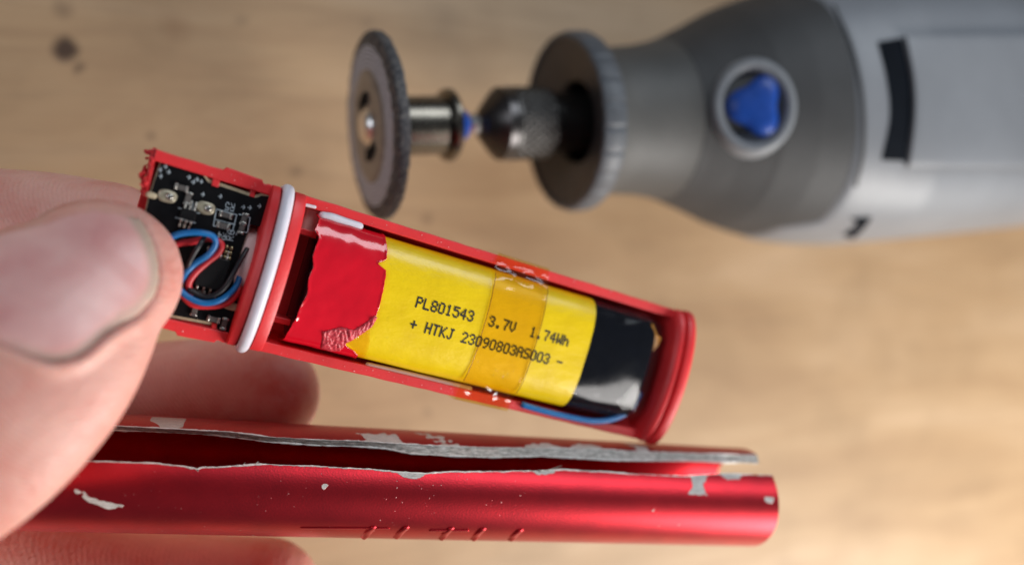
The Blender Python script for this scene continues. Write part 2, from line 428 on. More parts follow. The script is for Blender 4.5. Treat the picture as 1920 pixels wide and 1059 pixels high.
def dprof(a, bf, bb, n=64):
    out = []
    for k in range(n):
        t = 2 * math.pi * k / n
        y = a * math.cos(t); z = math.sin(t)
        out.append((y, (bf if z > 0 else bb) * z))
    return out
def ploft(rings):                             # rings: list of (u, [(y,z)..]) closed profile, capped
    v = []; f = []; n = len(rings[0][1])
    for u, pr in rings: v += [Vector((u, y, z)) for y, z in pr]
    for i in range(len(rings) - 1):
        for k in range(n): f.append((i * n + k, i * n + (k + 1) % n, (i + 1) * n + (k + 1) % n, (i + 1) * n + k))
    f.append(tuple(range(n))[::-1]); f.append(tuple((len(rings) - 1) * n + k for k in range(n)))
    return v, f
mb = MB()
mb.add(ploft([(uo - .18, dprof(.94, .28, .67)), (uo - .17, dprof(.955, .30, .685)), (uo - .13, dprof(.955, .32, .685)), (uo - .09, dprof(.955, .345, .685)), (uo - .085, dprof(.90, .30, .64)),
              (uo + .085, dprof(.90, .30, .64)), (uo + .09, dprof(.955, .345, .685)), (uo + .20, dprof(.955, .34, .685)), (uo + .22, dprof(.94, .325, .67))]))
mb.build('bulkhead', M['red_plastic'], insert, auto=40)
pr = dprof(.955, .365, .685, 90)
ring = tube([(uo, y, z) for y, z in pr], .070, 14, closed=True, flat=(1, .85), up=(1, 0, 0))
obj('seal_ring', *ring, M['white_rubber'], insert)['label'] = 'white rubber seal ring round the red tray'
# end plug with two ridges and a groove
e = UR
mb = MB()
mb.add(ploft([(e - .20, dprof(.90, .22, .66)), (e - .18, dprof(.945, .28, .69)), (e - .13, dprof(.965, .33, .70)), (e - .09, dprof(.96, .33, .69)), (e - .075, dprof(.925, .29, .66)),
              (e - .05, dprof(.925, .29, .66)), (e - .03, dprof(.975, .36, .70)), (e + .03, dprof(.985, .38, .71)), (e + .08, dprof(.97, .37, .70)), (e + .11, dprof(.93, .34, .67))]))
mb.build('end_plug', M['red_plastic'], insert, auto=50)
# ribs right of the bulkhead
for (x0, y0, x1, y1, h, t) in ((556, 430, 604, 446, -.02, .075), (520, 598, 566, 612, -.05, .075)):
    a = L(x0, y0, h); b = L(x1, y1, h)
    o = obj('rib', *box(((a.x + b.x) / 2, (a.y + b.y) / 2, h - .2), (abs(b.x - a.x) + .12, t, .4)), M['red_plastic'], insert, smooth=False); bevel(o, .012)
# inner deck under the windows right of the bulkhead
o = obj('inner_floor', *box((uo + .38, 0, -.42), (.5, 1.5, .05)), M['red_plastic'], insert, smooth=False)
# ribs and ledges between rim and circuit board, left part
def blockpx(name, pts, z0, z1, mat='red_plastic', bv=.012, par=insert):
    q = [L(px, py, z1) for px, py in pts]
    o = obj(name, *prism([(p.x, p.y) for p in q], z0, z1), M[mat], par, smooth=False); bevel(o, bv); return o
blockpx('ledge', [(300, 296), (388, 318), (400, 345), (386, 342), (378, 330), (298, 305)], -.30, -.07)
blockpx('rib', [(402, 322), (416, 326), (410, 352), (396, 348)], -.30, -.015)
blockpx('rib', [(472, 350), (482, 353), (477, 372), (467, 369)], -.30, -.03)
blockpx('ledge', [(416, 350), (470, 367), (468, 374), (413, 357)], -.30, -.06)
blockpx('ledge', [(340, 598), (398, 612), (402, 628), (338, 614)], -.3, -.05)
blockpx('rib', [(398, 604), (408, 607), (404, 632), (394, 629)], -.30, -.02)
# torn left end wall with burrs
blockpx('end_wall', [(284, 284), (295, 288), (277, 372), (268, 368)], -.5, -.06, 'red_plastic', .02)
mb = MB()
for i in range(70):
    py = rnd.uniform(282, 362); px = 292 - (py - 282) * .22 - abs(rnd.gauss(0, 8)) * (.5 + .8 * abs(math.sin(py * .13)))
    q = L(px, py, rnd.uniform(-.3, .0)); s_ = rnd.uniform(.012, .038)
    n = 6; vs = []
    for k in range(n):
        a = k / n * 6.28; r_ = s_ * rnd.uniform(.5, 1.4)
        vs.append(q + Vector((r_ * math.cos(a), r_ * math.sin(a), rnd.uniform(-.03, .03))))
    vs.append(q + Vector((0, 0, .04))); vs.append(q - Vector((0, 0, .05)))
    mb.add((vs, [(k, (k + 1) % n, n) for k in range(n)] + [((k + 1) % n, k, n + 1) for k in range(n)]))
o = mb.build('torn_edge', M['red_burr'], insert, smooth=False); o['label'] = 'ragged torn plastic burrs at the left end of the tray'
# silicone pieces
def strip(name, pts, w, r, mat, par=insert, flat=(1, 1)):
    q = [L(px, py, ww) for (px, py), ww in zip(pts, w)]
    return obj(name, *tube(catmull(q, 6), r, 12, hemi=True, flat=flat), M[mat], par)
strip('silicone_seal', [(606, 405), (622, 408), (645, 416), (672, 424)], (-.03, -.02, -.02, -.03), .06, 'white_rubber')
q = L(588, 418, -.16)
o = obj('silicone_pad', *box((q.x, q.y, -.2), (.30, .36, .22)), M['peach_rubber'], insert, smooth=False); bevel(o, .05, 3)
strip('silicone_edge', [(560, 398), (566, 384), (590, 388)], (-.01, -.01, -.01), .022, 'white_rubber')
# translucent liner along the battery sides
strip('side_liner', [(742, 462), (820, 485), (912, 512)], (-.04, -.04, -.04), .022, 'peach_rubber')
strip('side_liner', [(690, 684), (770, 702), (880, 728)], (-.05, -.05, -.05), .035, 'peach_rubber')
# airflow sensor with its silicone sleeve at the right of the board
q = L(470, 500, .0)
sens = obj('sensor_sleeve', *lathe([(q.x - .14, .02), (q.x - .14, .36), (q.x - .11, .44), (q.x + .0, .455), (q.x + .12, .44), (q.x + .16, .38)], 48), M['sleeve'], insert)
for vv in sens.data.vertices: vv.co.y += q.y; vv.co.z = vv.co.z * .85 - .30
# tiny shavings stuck on the rim
mb = MB()
for i in range(150):
    u = rnd.uniform(.5, UR - .3); side = rnd.choice((-1, 1)); yy = side * rnd.uniform(.83, .945)
    if abs(u - uo) < .34: continue
    s_ = rnd.uniform(.004, .011); c0 = Vector((u, yy, .004))
    vs = [c0 + Vector((rnd.uniform(-s_, s_), rnd.uniform(-s_, s_), rnd.uniform(0, s_ * 1.3))) for _ in range(4)]
    mb.add((vs, [(0, 1, 2), (0, 2, 3), (0, 3, 1), (1, 3, 2)]))
mb.build('shavings', simple('pale_shavings', (.75, .45, .45), .5), insert, smooth=False)['kind'] = 'stuff'

# ---------------------------------------------------------------- circuit board
board_root = empty('circuit_board', F.M, 'small black circuit board with notched edge under the thumb in the red tray', 'circuit board')
ZB = -.03
outl = [(302, 305), (330, 312), (357, 321), (382, 330), (386, 337), (390, 342), (430, 355), (478, 371), (484, 370), (490, 367), (505, 369), (521, 375), (514, 402), (507, 430), (469, 421), (452, 470), (440, 510), (438, 560), (458, 575), (443, 632), (412, 623), (404, 610), (398, 604), (330, 592), (240, 570), (262, 450), (279, 373)]
q = [L(a, b, ZB) for a, b in outl]
cx = sum(p.x for p in q) / len(q); cy = sum(p.y for p in q) / len(q)
o = obj('board', *prism([(cx + (p.x - cx) * 1.012, cy + (p.y - cy) * 1.045 + .012) for p in q], ZB - .1, ZB - .012), M['board_edge'], board_root, smooth=False)
o = obj('solder_mask', *prism([(p.x, p.y) for p in q], ZB - .02, ZB), M['black_mask'], board_root, smooth=False)
def cpt(px, py, z=0): return L(px, py, ZB + z)
AX = 0
def blob(name, px, py, rx, ry, h, mat, par=board_root):
    c = cpt(px, py); v = []; f = []; n = 24
    for i, (s_, z) in enumerate(((1, 0), (.96, .5), (.8, .85), (.5, 1), (.2, .96))):
        for k in range(n):
            a = k / n * 2 * math.pi; w = 1 + .06 * nz(math.cos(a) + px, math.sin(a), i, 1.5)
            sx = abs(math.cos(a)) ** .75 * math.copysign(1, math.cos(a)); sy = abs(math.sin(a)) ** .75 * math.copysign(1, math.sin(a))
            v.append(c + Vector((rx * s_ * sx * w, ry * s_ * sy * w, h * z)))
    for i in range(4):
        for k in range(n): f.append((i * n + k, i * n + (k + 1) % n, (i + 1) * n + (k + 1) % n, (i + 1) * n + k))
    f.append(tuple(4 * n + k for k in range(n)))
    return obj(name, v, f, M[mat], par)
for px, py in ((314, 368), (386, 390)):
    o = blob('solder_pad', px, py, .105, .072, .03, 'flux'); blob('solder_bead', px + 4, py + 1, .045, .04, .06, 'solder', o)
def cbox(name, px, py, sx, sy, h, mat, par=board_root, z=0, bv=.006):
    c = cpt(px, py, z); o = obj(name, *box((c.x, c.y, ZB + z + h / 2), (sx, sy, h)), M[mat], par, smooth=False)
    if bv: bevel(o, bv)
    return o
def resistor(px, py, horiz=True):
    o = cbox('resistor', px, py, .10 if horiz else .06, .06 if horiz else .10, .04, 'grey_chip')
    for s_ in (-1, 1):
        c = cpt(px, py)
        oo = (.058 * s_, 0) if horiz else (0, .058 * s_)
        t = obj('terminal', *box((c.x + oo[0], c.y + oo[1], ZB + .024), (.028 if horiz else .07, .07 if horiz else .028, .046)), M['solder'], o, smooth=False); bevel(t, .006)
resistor(423, 403); resistor(418, 423); resistor(457, 411, False); resistor(453, 427, False); resistor(365, 580, False)
# silkscreen boxes
def sline(mb, pts, w=.011, z=.003):
    for a, b in zip(pts, pts[1:]):
        a = cpt(*a, z); b = cpt(*b, z); d = (b - a).normalized(); nrm = Vector((-d.y, d.x, 0)) * w / 2; d *= w / 2
        mb.add(([a - d + nrm, a - d - nrm, b + d - nrm, b + d + nrm], [(0, 1, 2, 3)]))
FONT = {'P': '11110 10001 10001 11110 10000 10000 10000', 'L': '10000 10000 10000 10000 10000 10000 11111', '8': '01110 10001 10001 01110 10001 10001 01110',
 '0': '01110 10001 10001 10001 10001 10001 01110', '1': '00100 01100 00100 00100 00100 00100 01110', '5': '11111 10000 11110 00001 00001 10001 01110',
 '4': '00010 00110 01010 10010 11111 00010 00010', '3': '01110 10001 00001 00110 00001 10001 01110', '.': '00000 00000 00000 00000 00000 01100 01100',
 '7': '11111 00001 00010 00010 00100 00100 00100', 'V': '10001 10001 10001 10001 10001 01010 00100', 'W': '10001 10001 10001 10101 10101 11011 10001',
 'h': '10000 10000 10110 11001 10001 10001 10001', '+': '00000 00100 00100 11111 00100 00100 00000', 'H': '10001 10001 10001 11111 10001 10001 10001',
 'T': '11111 00100 00100 00100 00100 00100 00100', 'K': '10001 10010 10100 11000 10100 10010 10001', 'J': '00111 00010 00010 00010 00010 10010 01100',
 '2': '01110 10001 00001 00010 00100 01000 11111', '9': '01110 10001 10001 01111 00001 00010 01100', 'A': '01110 10001 10001 11111 10001 10001 10001',
 'S': '01111 10000 10000 01110 00001 00001 11110', '-': '00000 00000 00000 11111 00000 00000 00000', 'R': '11110 10001 10001 11110 10100 10010 10001',
 'U': '10001 10001 10001 10001 10001 10001 01110', '6': '00110 01000 10000 11110 10001 10001 01110', ' ': '00000 ' * 7}
def text(mb, s, a, b, height, zf, fat=.62, n=6, jit=0.0, each=None):
    """dot-matrix text from baseline point a to b (2-D, local), glyph up is left of a->b"""
    d = Vector((b[0] - a[0], b[1] - a[1])); pitch = d.length / len(s); d.normalize(); up = Vector((-d.y, d.x))
    dx = pitch * .80 / 5; dy = height / 7
    for i, ch in enumerate(s):
        for r_, row in enumerate(FONT[ch].split()):
            for c_, bit in enumerate(row):
                if bit != '1': continue
                p = Vector(a) + d * (i * pitch + (c_ + .5) * dx) + up * ((6 - r_ + .5) * dy)
                p += Vector((rnd.uniform(-jit, jit), rnd.uniform(-jit, jit)))
                vs = []
                for k in range(n):
                    t = 2 * math.pi * (k + .5) / n
                    q = p + d * (math.cos(t) * dx * fat * 1.12) + up * (math.sin(t) * dy * fat)
                    vs.append(Vector((q.x, q.y, zf(q.y))))
                mb.add((vs, [tuple(range(n))]))
        if each: each(ch)
mb = MB()
sline(mb, [(406, 392), (444, 403), (436, 433), (400, 423), (406, 392)]); sline(mb, [(402, 411), (440, 421)])
sline(mb, [(449, 402), (469, 408), (464, 436), (459, 435)]); sline(mb, [(446, 433), (443, 440)])
sline(mb, [(335, 390), (374, 400)]); sline(mb, [(330, 408), (366, 418)])
for px, py in ((302, 318), (318, 322), (356, 332), (371, 336), (364, 341), (379, 340), (382, 364), (415, 368), (488, 386), (458, 388), (470, 389), (303, 330), (312, 312)):
    sline(mb, [(px - 5, py), (px + 1, py + 1)], .008); sline(mb, [(px - 1, py - 3), (px + 1, py + 1), (px - 2, py + 4)], .008)
def ptext(s, a, b, h, up=1):
    A0, B0 = cpt(*a), cpt(*b); text(mb, s, (A0.x, A0.y), (B0.x, B0.y), h, lambda y: ZB + .003, .6, 4)
ptext('R5', (441, 382), (422, 378), .095); ptext('U3', (364, 379), (347, 375), .10); ptext('R4', (425, 437), (408, 433), .085); ptext('R6', (437, 452), (441, 430), .085)
ptext('C4', (352, 597), (366, 588), .08) if 'C' in FONT else None
mb.build('silkscreen', M['silk'], board_root, smooth=False)['kind'] = 'stuff'
for px, py, hz in ((340, 352, True), (352, 372, False), (372, 548, True), (400, 598, True), (420, 606, False)):
    resistor(px, py, hz)
# gold pin row and chips
def chip(px, py, sx, sy, pins, pmat, name='chip', h=.09, both=True, rz=0):
    o = cbox(name, px, py, sx, sy, h, 'chip')
    c = cpt(px, py)
    for i in range(pins):
        for s_ in ((-1, 1) if both else (1,)):
            x = c.x - sx / 2 + sx * (i + .5) / pins
            p = obj('pin', *tube(catmull([(x, c.y + s_ * (sy / 2 - .01), ZB + .06), (x, c.y + s_ * (sy / 2 + .03), ZB + .06), (x, c.y + s_ * (sy / 2 + .05), ZB + .02), (x, c.y + s_ * (sy / 2 + .10), ZB + .015)], 3), .014, 6), M[pmat], o)
    return o
chip(397, 510, .30, .36, 4, 'solder')
chip(352, 402, .16, .12, 3, 'solder')
for i in range(4):
    for j in range(3): blob('gold_pad', 408 + i * 8.5 - j * 2, 458 + i * 2.5 + j * 9.5, .020, .024, .03, 'gold')
blob('solder_pad', 433, 574, .10, .045, .02, 'board_edge')
blob('solder_pad', 513, 398, .05, .11, .06, 'peach_rubber')['label'] = 'pinkish resin blob on the corner of the board'
blob('solder_pad', 284, 366, .06, .035, .03, 'board_edge')

# wires over the board
def wire(pts, ws, r, mat, label):
    q = [L(a, b, w) for (a, b), w in zip(pts, ws)]
    o = obj('wire', *tube(catmull(q, 8), r * .82, 12), M[mat]); o.matrix_world = F.M; return tag(o, label, 'wire')
wire([(318, 446), (340, 438), (372, 436), (398, 442), (404, 458), (390, 478), (366, 494), (348, 512), (340, 530)], [.10, .14, .18, .17, .14, .12, .10, .08, .0], .042, 'blue_wire', 'upper blue wire bending in a hook over the circuit board beside the thumb')
wire([(318, 462), (340, 456), (368, 452), (392, 447), (414, 456), (410, 474), (388, 492), (366, 512), (354, 532), (358, 552)], [.02, .05, .06, .05, .08, .07, .06, .06, .05, .0], .046, 'red_wire', 'upper red wire in an S bend next to the blue hook')
wire([(330, 536), (352, 556), (382, 568), (414, 562), (440, 540), (452, 512), (460, 486)], [.08, .10, .12, .12, .08, .0, -.15], .043, 'blue_wire', 'lower blue wire curving across the bottom of the circuit board')
wire([(340, 552), (362, 571), (396, 574), (426, 568), (447, 545), (458, 515)], [.0, .03, .04, .04, .02, -.1], .045, 'red_wire', 'lower red wire under the lower blue wire at the board bottom')
wire([(346, 520), (356, 490), (372, 462), (384, 444)], [.05, .12, .16, .10], .034, 'black_wire', 'thin black wire crossing the upper blue hook over the board')
wire([(352, 542), (385, 556), (416, 544), (438, 512), (452, 486), (464, 466)], [.06, .10, .12, .12, .08, .02], .036, 'black_wire', 'black wire running inside the lower blue loop toward the sensor')

# ---------------------------------------------------------------- battery
batt = empty('battery', F.M, 'flat yellow and black lithium battery lying in the red tray', 'battery')
BA, BH, BC, BN = .755, .40, -.18, 2.9
def bp(t, d=0.0):
    c, s_ = math.cos(t), math.sin(t); n = 2 / BN
    return ((BA + d) * math.copysign(abs(c) ** n, c), BC + (BH + d) * math.copysign(abs(s_) ** n, s_))
def btop(y, d=0.0):
    y = min(abs(y) / (BA + d), .999); return BC + (BH + d) * (1 - y ** BN) ** (1 / BN)
def upoly(pts): return sorted([(L(a, b, .18).y, L(a, b, .18).x) for a, b in pts])
def ring_wrap(ul, ur, d, nu, nt, t0=-math.pi * .62, t1=math.pi * 1.62 - math.pi * .0, disp=None):
    def fn(i, j):
        t = t0 + (t1 - t0) * j; y, z = bp(t, d)
        a, b = ul(y, z), ur(y, z); u = a + (b - a) * i
        if disp:
            k = disp(u, y, i); nrm = Vector((0, y / BA, (z - BC) / BH)).normalized(); y += nrm.y * k; z += nrm.z * k
        return Vector((u, y, z))
    return grid(fn, nu, nt)
ue = L(1219, 678, .15).x                      # right end of the cell
us = .5 * (L(590, 450, .18).x + L(540, 640, .18).x) + .03
# black casing
rings = []
for u, d in ((us, -.08), (us + .02, -.03), (us + .06, 0), (ue - .10, 0), (ue - .05, -.015), (ue - .02, -.04), (ue, -.09)):
    rings.append((u, [bp(2 * math.pi * k / 96, d) for k in range(96)]))
mbv, mbf = ploft(rings)
obj('casing', mbv, mbf, M['black_film'], batt, auto=60)
uy = L(1098, 670, .22).x                      # right edge of the wrapper
uyl = L(640, 560, .22).x
wr = ring_wrap(lambda y, z: uyl, lambda y, z: uy + .004 * nz(y, 0, 0, 6), .010, 150, 160, 0, 2 * math.pi, lambda u, y, i: .004 * nz(u, y, 0, 2.2))
wrapper = obj('wrapper', *wr, M['yellow'], batt)
mb = MB()
def flush(ch):
    if mb.v: mb.build('printed_character', M['ink'], wrapper, smooth=False)
    mb.v, mb.f, mb.m = [], [], []
for s_, a, b in (('PL801543  3.7V  1.74Wh', (778, 576), (1066, 650)), ('+ HTKJ 23090803AS003 -', (767, 617), (1054, 690))):
    A0, B0 = L(*a, btop(.1, .01)), L(*b, btop(.1, .01)); text(mb, s_, (A0.x, A0.y), (B0.x, B0.y), .138, lambda y: btop(y, .010) + .0065, .66, 8, .0012, flush)
# red tape with torn edges
lft = upoly([(596, 398), (603, 412), (590, 432), (598, 445), (590, 462), (584, 480), (586, 500), (576, 522), (573, 550), (562, 570), (556, 590), (548, 604), (536, 640), (522, 664)])
rgt = upoly([(728, 448), (727, 470), (724, 486), (706, 494), (722, 506), (720, 520), (716, 545), (709, 570), (703, 590), (694, 606), (676, 622), (655, 632), (646, 640), (652, 650), (668, 660), (676, 668), (674, 684)])
def ulf(y, z): return interp(y, lft) + .012 * nz(y, 5, z, 7) + .005 * nz(y, 5, z, 30)
def urf(y, z): return interp(y, rgt) + .007 * nz(y, 8, z, 12) + .004 * nz(y, 2, z, 36)
def rdisp(u, y, i):
    e = min(i, 1 - i); k = .010 * nz(u, y, 3, 2.4) + .005 * nz(u, y, 1, 7)
    return k + (.012 * (.5 + nz(u, y, 9, 14)) * max(0, 1 - e / .04))
rt = ring_wrap(ulf, urf, .020, 110, 260, -math.pi * .30, math.pi * 1.30, rdisp)
o = obj('red_tape', *rt, M['red_film'], batt); sm = o.modifiers.new('solid', 'SOLIDIFY'); sm.thickness = .010
o['label'] = 'glossy red tape with torn edges round the left end of the battery'
# crumpled flap
cr = [(604, 622), (622, 617), (640, 612), (662, 618), (684, 604), (700, 590), (706, 594), (696, 612), (680, 624), (664, 636), (650, 645), (642, 662), (626, 664), (606, 658)]
q = np.array([[L(a, b, .2).x, L(a, b, .2).y] for a, b in cr])
x0, y0 = q.min(0); x1, y1 = q.max(0); n = 60; v = []; idx = {}; f = []
PD = polydist(*np.meshgrid(np.linspace(x0, x1, n), np.linspace(y0, y1, n), indexing='ij'), q.tolist())
for i in range(n):
    for j in range(n):
        if PD[i, j] > -.004:
            x = x0 + (x1 - x0) * i / (n - 1); y = y0 + (y1 - y0) * j / (n - 1)
            h = abs(nz(x * 1.0 + y * .5, y * .4, 2, 16)) * .05 + abs(nz(x, y, 7, 30)) * .02
            idx[i, j] = len(v); v.append(Vector((x, y, btop(y, .03) + .005 + h * min(1, max(0, PD[i, j]) / .02))))
for i in range(n - 1):
    for j in range(n - 1):
        k = [(i, j), (i + 1, j), (i + 1, j + 1), (i, j + 1)]
        if all(a in idx for a in k): f.append(tuple(idx[a] for a in k))
o = obj('crumpled_tape', v, f, M['red_crumple'], batt); sm = o.modifiers.new('solid', 'SOLIDIFY'); sm.thickness = .012
o['label'] = 'crumpled torn flap of red tape on the yellow wrapper'
# amber remnant next to the flap
def remnant(pts, mat, off, amp, name):
    q = np.array([[L(a, b, .2).x, L(a, b, .2).y] for a, b in pts])
    x0, y0 = q.min(0); x1, y1 = q.max(0); n = 44; v = []; idx = {}; f = []
    PD = polydist(*np.meshgrid(np.linspace(x0, x1, n), np.linspace(y0, y1, n), indexing='ij'), q.tolist())
    for i in range(n):
        for j in range(n):
            if PD[i, j] > -.004:
                x = x0 + (x1 - x0) * i / (n - 1); y = y0 + (y1 - y0) * j / (n - 1)
                idx[i, j] = len(v); v.append(Vector((x, y, btop(y, off) + amp * (.5 + nz(x, y, 4, 11)))))
    for i in range(n - 1):
        for j in range(n - 1):
            k = [(i, j), (i + 1, j), (i + 1, j + 1), (i, j + 1)]
            if all(a in idx for a in k): f.append(tuple(idx[a] for a in k))
    return obj(name, v, f, M[mat], batt)
remnant([(650, 640), (668, 630), (692, 604), (694, 640), (688, 684), (672, 684), (668, 662)], 'kapton', .018, .012, 'tape_remnant')
# clear film over the right end
def cfn(i, j):
    t = -1.0 + 4.9 * j; d = .015 + .010 * abs(nz(i * 2, j * 7, 1, 1.5)) + .035 * i * i * (1 + nz(j * 8, i, 0, 1.5)); y, z = bp(t, d)
    if i > .65: k = (i - .65) / .35; y *= 1 - .10 * k * k; z = BC + (z - BC) * (1 - .30 * k * k)
    return Vector((uy - .02 + (ue - uy + .14 + .03 * nz(j * 7, 2, 0, 1.6)) * i, y, z + .012 * i * nz(i * 2, j * 7, 3, 2)))
o = obj('clear_wrap', *grid(cfn, 40, 120), M['clear'], batt); o['label'] = 'wrinkled clear film over the black end of the battery'
# amber tab on the end
q = [L(a, b, .12) for a, b in ((1224, 606), (1232, 628), (1242, 634), (1234, 648), (1222, 662), (1216, 640))]
v = [Vector((p.x, p.y, .12 + .05 * nz(i * 1.3, 2))) for i, p in enumerate(q)]; v += [p - Vector((.01, 0, .03)) for p in v]
n = len(q)
obj('amber_tab', v, [tuple(range(n)), tuple(range(n, 2 * n))[::-1]] + [(i, (i + 1) % n, n + (i + 1) % n, n + i) for i in range(n)], M['amber'], batt, smooth=False)
# clear film left of the tape, curling over the tray
def lf(i, j):
    a = L(588 - 30 * j + 10 * i, 415 + 200 * j, .0); b = L(560 - 40 * j, 440 + 200 * j, -.2)
    p = a.lerp(b, i); return Vector((p.x, p.y, .12 - .30 * i + .04 * nz(j * 6, i * 2, 1, 1.5)))
o = obj('clear_wrap', *grid(lf, 14, 60), M['clear'], batt)

wire([(978, 758), (1020, 770), (1066, 781), (1112, 789), (1150, 785), (1180, 768), (1200, 736)], [.03, .05, .06, .07, .07, .05, -.02], .05, 'blue_wire', 'blue wire along the lower rim beside the black end of the battery')

# amber polyimide tape strip over battery and rims
ta, tb = L(912, 590, .22).x, L(1016, 600, .22).x
path = [(.985, -.42), (.985, -.2), (.975, .0), (.955, .022), (.88, .035), (.76, .09), (.68, .145), (.60, btop(.6, .03)), (.5, btop(.5, .022)), (.3, btop(.3, .022)), (0, btop(0, .022)),
        (-.3, btop(.3, .022)), (-.5, btop(.5, .022)), (-.62, btop(.62, .03)), (-.72, .10), (-.82, .04), (-.9, .03), (-.965, .016), (-.985, -.02), (-.99, -.2), (-.97, -.42)]
sm = catmull(path, 10)
def tf_(i, j):
    p = sm[min(int(round(j * (len(sm) - 1))), len(sm) - 1)]
    u = ta + (tb - ta) * i + .008 * nz(j * 30, 3 if i < .5 else 9, 0, .7) * (1 if i in (0.0, 1.0) else .3)
    loose = math.exp(-((p[0] - .78) / .16) ** 2) + .8 * math.exp(-((p[0] + .80) / .13) ** 2)
    return Vector((u, p[0], p[1] + .045 * loose * nz(u * 2.2, p[0] * 4, 5, 2.5) + .002))
strip_ = obj('tape_strip', *grid(tf_, 40, len(sm) - 1), M['kapton']); strip_.matrix_world = F.M
tag(strip_, 'amber see-through tape strip across battery and tray rims', 'tape')
mb = MB()
for uu in (ta, tb):
    pts = [Vector((uu + .006 * nz(k * .3, uu), p[0], p[1] + .006)) for k, p in enumerate(sm) if abs(p[0]) < .72]
    mb.add(tube(pts, .005, 5))
o = mb.build('tape_edge', M['kapton_edge'], strip_)

# ---------------------------------------------------------------- sawn-open aluminium tube
C_, D_ = P(200, 884, 11.2), P(1400, 930, 13.7)
G = Frame(C_, cdir(C_, D_)); TY, TZ, TT = .69, .93, .085
def tsolve(px, py, a=TY, b=TZ):
    z = .8
    for _ in range(12):
        q = G.loc(px, py, z); s_ = max(-.999, min(.999, q.y / a)); z = .5 * z + .5 * b * math.sqrt(1 - s_ * s_)
    return q.x, math.asin(s_)
OU = [(100, 795), (222, 798), (335, 804), (430, 809), (500, 818), (585, 823.5), (669, 826), (740, 830.6), (811, 835), (895, 838), (1000, 840), (1050, 840), (1150, 843), (1208, 846), (1280, 849), (1360, 851), (1437, 853)]
IU = [(100, 802), (219, 806), (401, 815), (500, 828), (599, 835), (655, 836), (693, 838), (726, 841), (768, 850), (853, 855), (924, 857), (1000, 855), (1036, 856), (1136, 862), (1236, 864), (1280, 863), (1360, 866), (1437, 868)]
OL = [(100, 862), (175, 864), (292, 868), (345, 874), (368, 878), (371, 884), (375, 876), (430, 874), (488, 869.5), (585, 873), (693, 879), (743, 884), (797, 887), (839, 884), (950, 883), (1007, 882), (1053, 880), (1122, 883), (1179, 887.5), (1280, 892), (1351, 887.5), (1400, 889), (1451, 890)]
fo = [tsolve(*p) for p in OU]; fi = [tsolve(p[0], p[1], TY - TT, TZ - TT) for p in IU]; fl = [tsolve(*p) for p in OL]
tu1 = tsolve(1452, 900)[0]; tu0 = tsolve(-120, 900)[0]
fot, fit, flt = (sorted(x) for x in (fo, fi, fl))
NT, NX = 150, 700
bare = [[(292, 777), (354, 777), (343, 802), (303, 802), (284, 787)], [(664, 811), (743, 814), (754, 830), (692, 830), (681, 818)], [(776, 811), (811, 813), (806, 816), (790, 815)],
        [(795, 817), (836, 819), (830, 822), (800, 821)], [(812, 825), (850, 825), (846, 829), (818, 829)], [(825, 832), (859, 833), (866, 842), (820, 842)],
        [(982, 838), (995, 831), (1030, 831), (1053, 838), (1050, 845), (984, 845)], [(1068, 836), (1088, 832), (1122, 836), (1140, 846), (1070, 846)],
        [(1160, 827), (1175, 827), (1212, 838), (1219, 850), (1195, 848), (1190, 838)], [(744, 882), (802, 886), (788, 894), (771, 897), (754, 894)],
        [(1298, 890), (1325, 891), (1319, 912), (1326, 928), (1288, 926), (1298, 914)], [(1346, 885), (1390, 886), (1388, 900), (1362, 898)], [(1437, 931), (1451, 932), (1451, 943), (1434, 941)],
        [(130, 914), (158, 922), (150, 928)], [(150, 925), (200, 940), (233, 948), (204, 955), (165, 940)], [(600, 908), (610, 906), (616, 910), (606, 917)], [(1000, 884), (1025, 884), (1053, 877), (1030, 889), (1005, 889)]]
v = []; xs = np.linspace(tu0, tu1, NX + 1)
for x in xs:
    j = .008 * nz(x, 1, 0, 9); tj = .010 * nz(x, 4, 0, 7) + .006 * nz(x, 2, 0, 23); tl = .008 * nz(x, 9, 0, 6) + .006 * nz(x, 7, 0, 25)
    to, ti, tl_ = interp(x, fot) + tj, interp(x, fit) + tj * .6, interp(x, flt) + tl
    til = tl_ - .02
    for k in range(NT + 1):
        t = tl_ + (to - 2 * math.pi - tl_) * k / NT
        v.append(Vector((x, TY * math.sin(t), TZ * math.cos(t))))
    for k in range(NT + 1):
        t = (ti - 2 * math.pi) + (til - (ti - 2 * math.pi)) * k / NT
        v.append(Vector((x, (TY - TT) * math.sin(t), (TZ - TT) * math.cos(t))))
n = 2 * (NT + 1); f = []; mi = []
for i in range(NX):
    for k in range(n):
        k2 = (k + 1) % n
        f.append((i * n + k, i * n + k2, (i + 1) * n + k2, (i + 1) * n + k))
        mi.append(1 if k in (NT, n - 1) else (2 if k > NT else 0))
for base in (0, NX * n):
    for k in range(NT): f.append((base + k, base + k + 1, base + n - 2 - k, base + n - 1 - k)); mi.append(1)
can = obj('metal_tube', v, f, [M['anodised'], M['bare'], M['red_inside']], None, matidx=mi, auto=45)
can.matrix_world = G.M
tag(can, 'red anodised aluminium tube sawn open lengthwise, below the tray', 'tube')
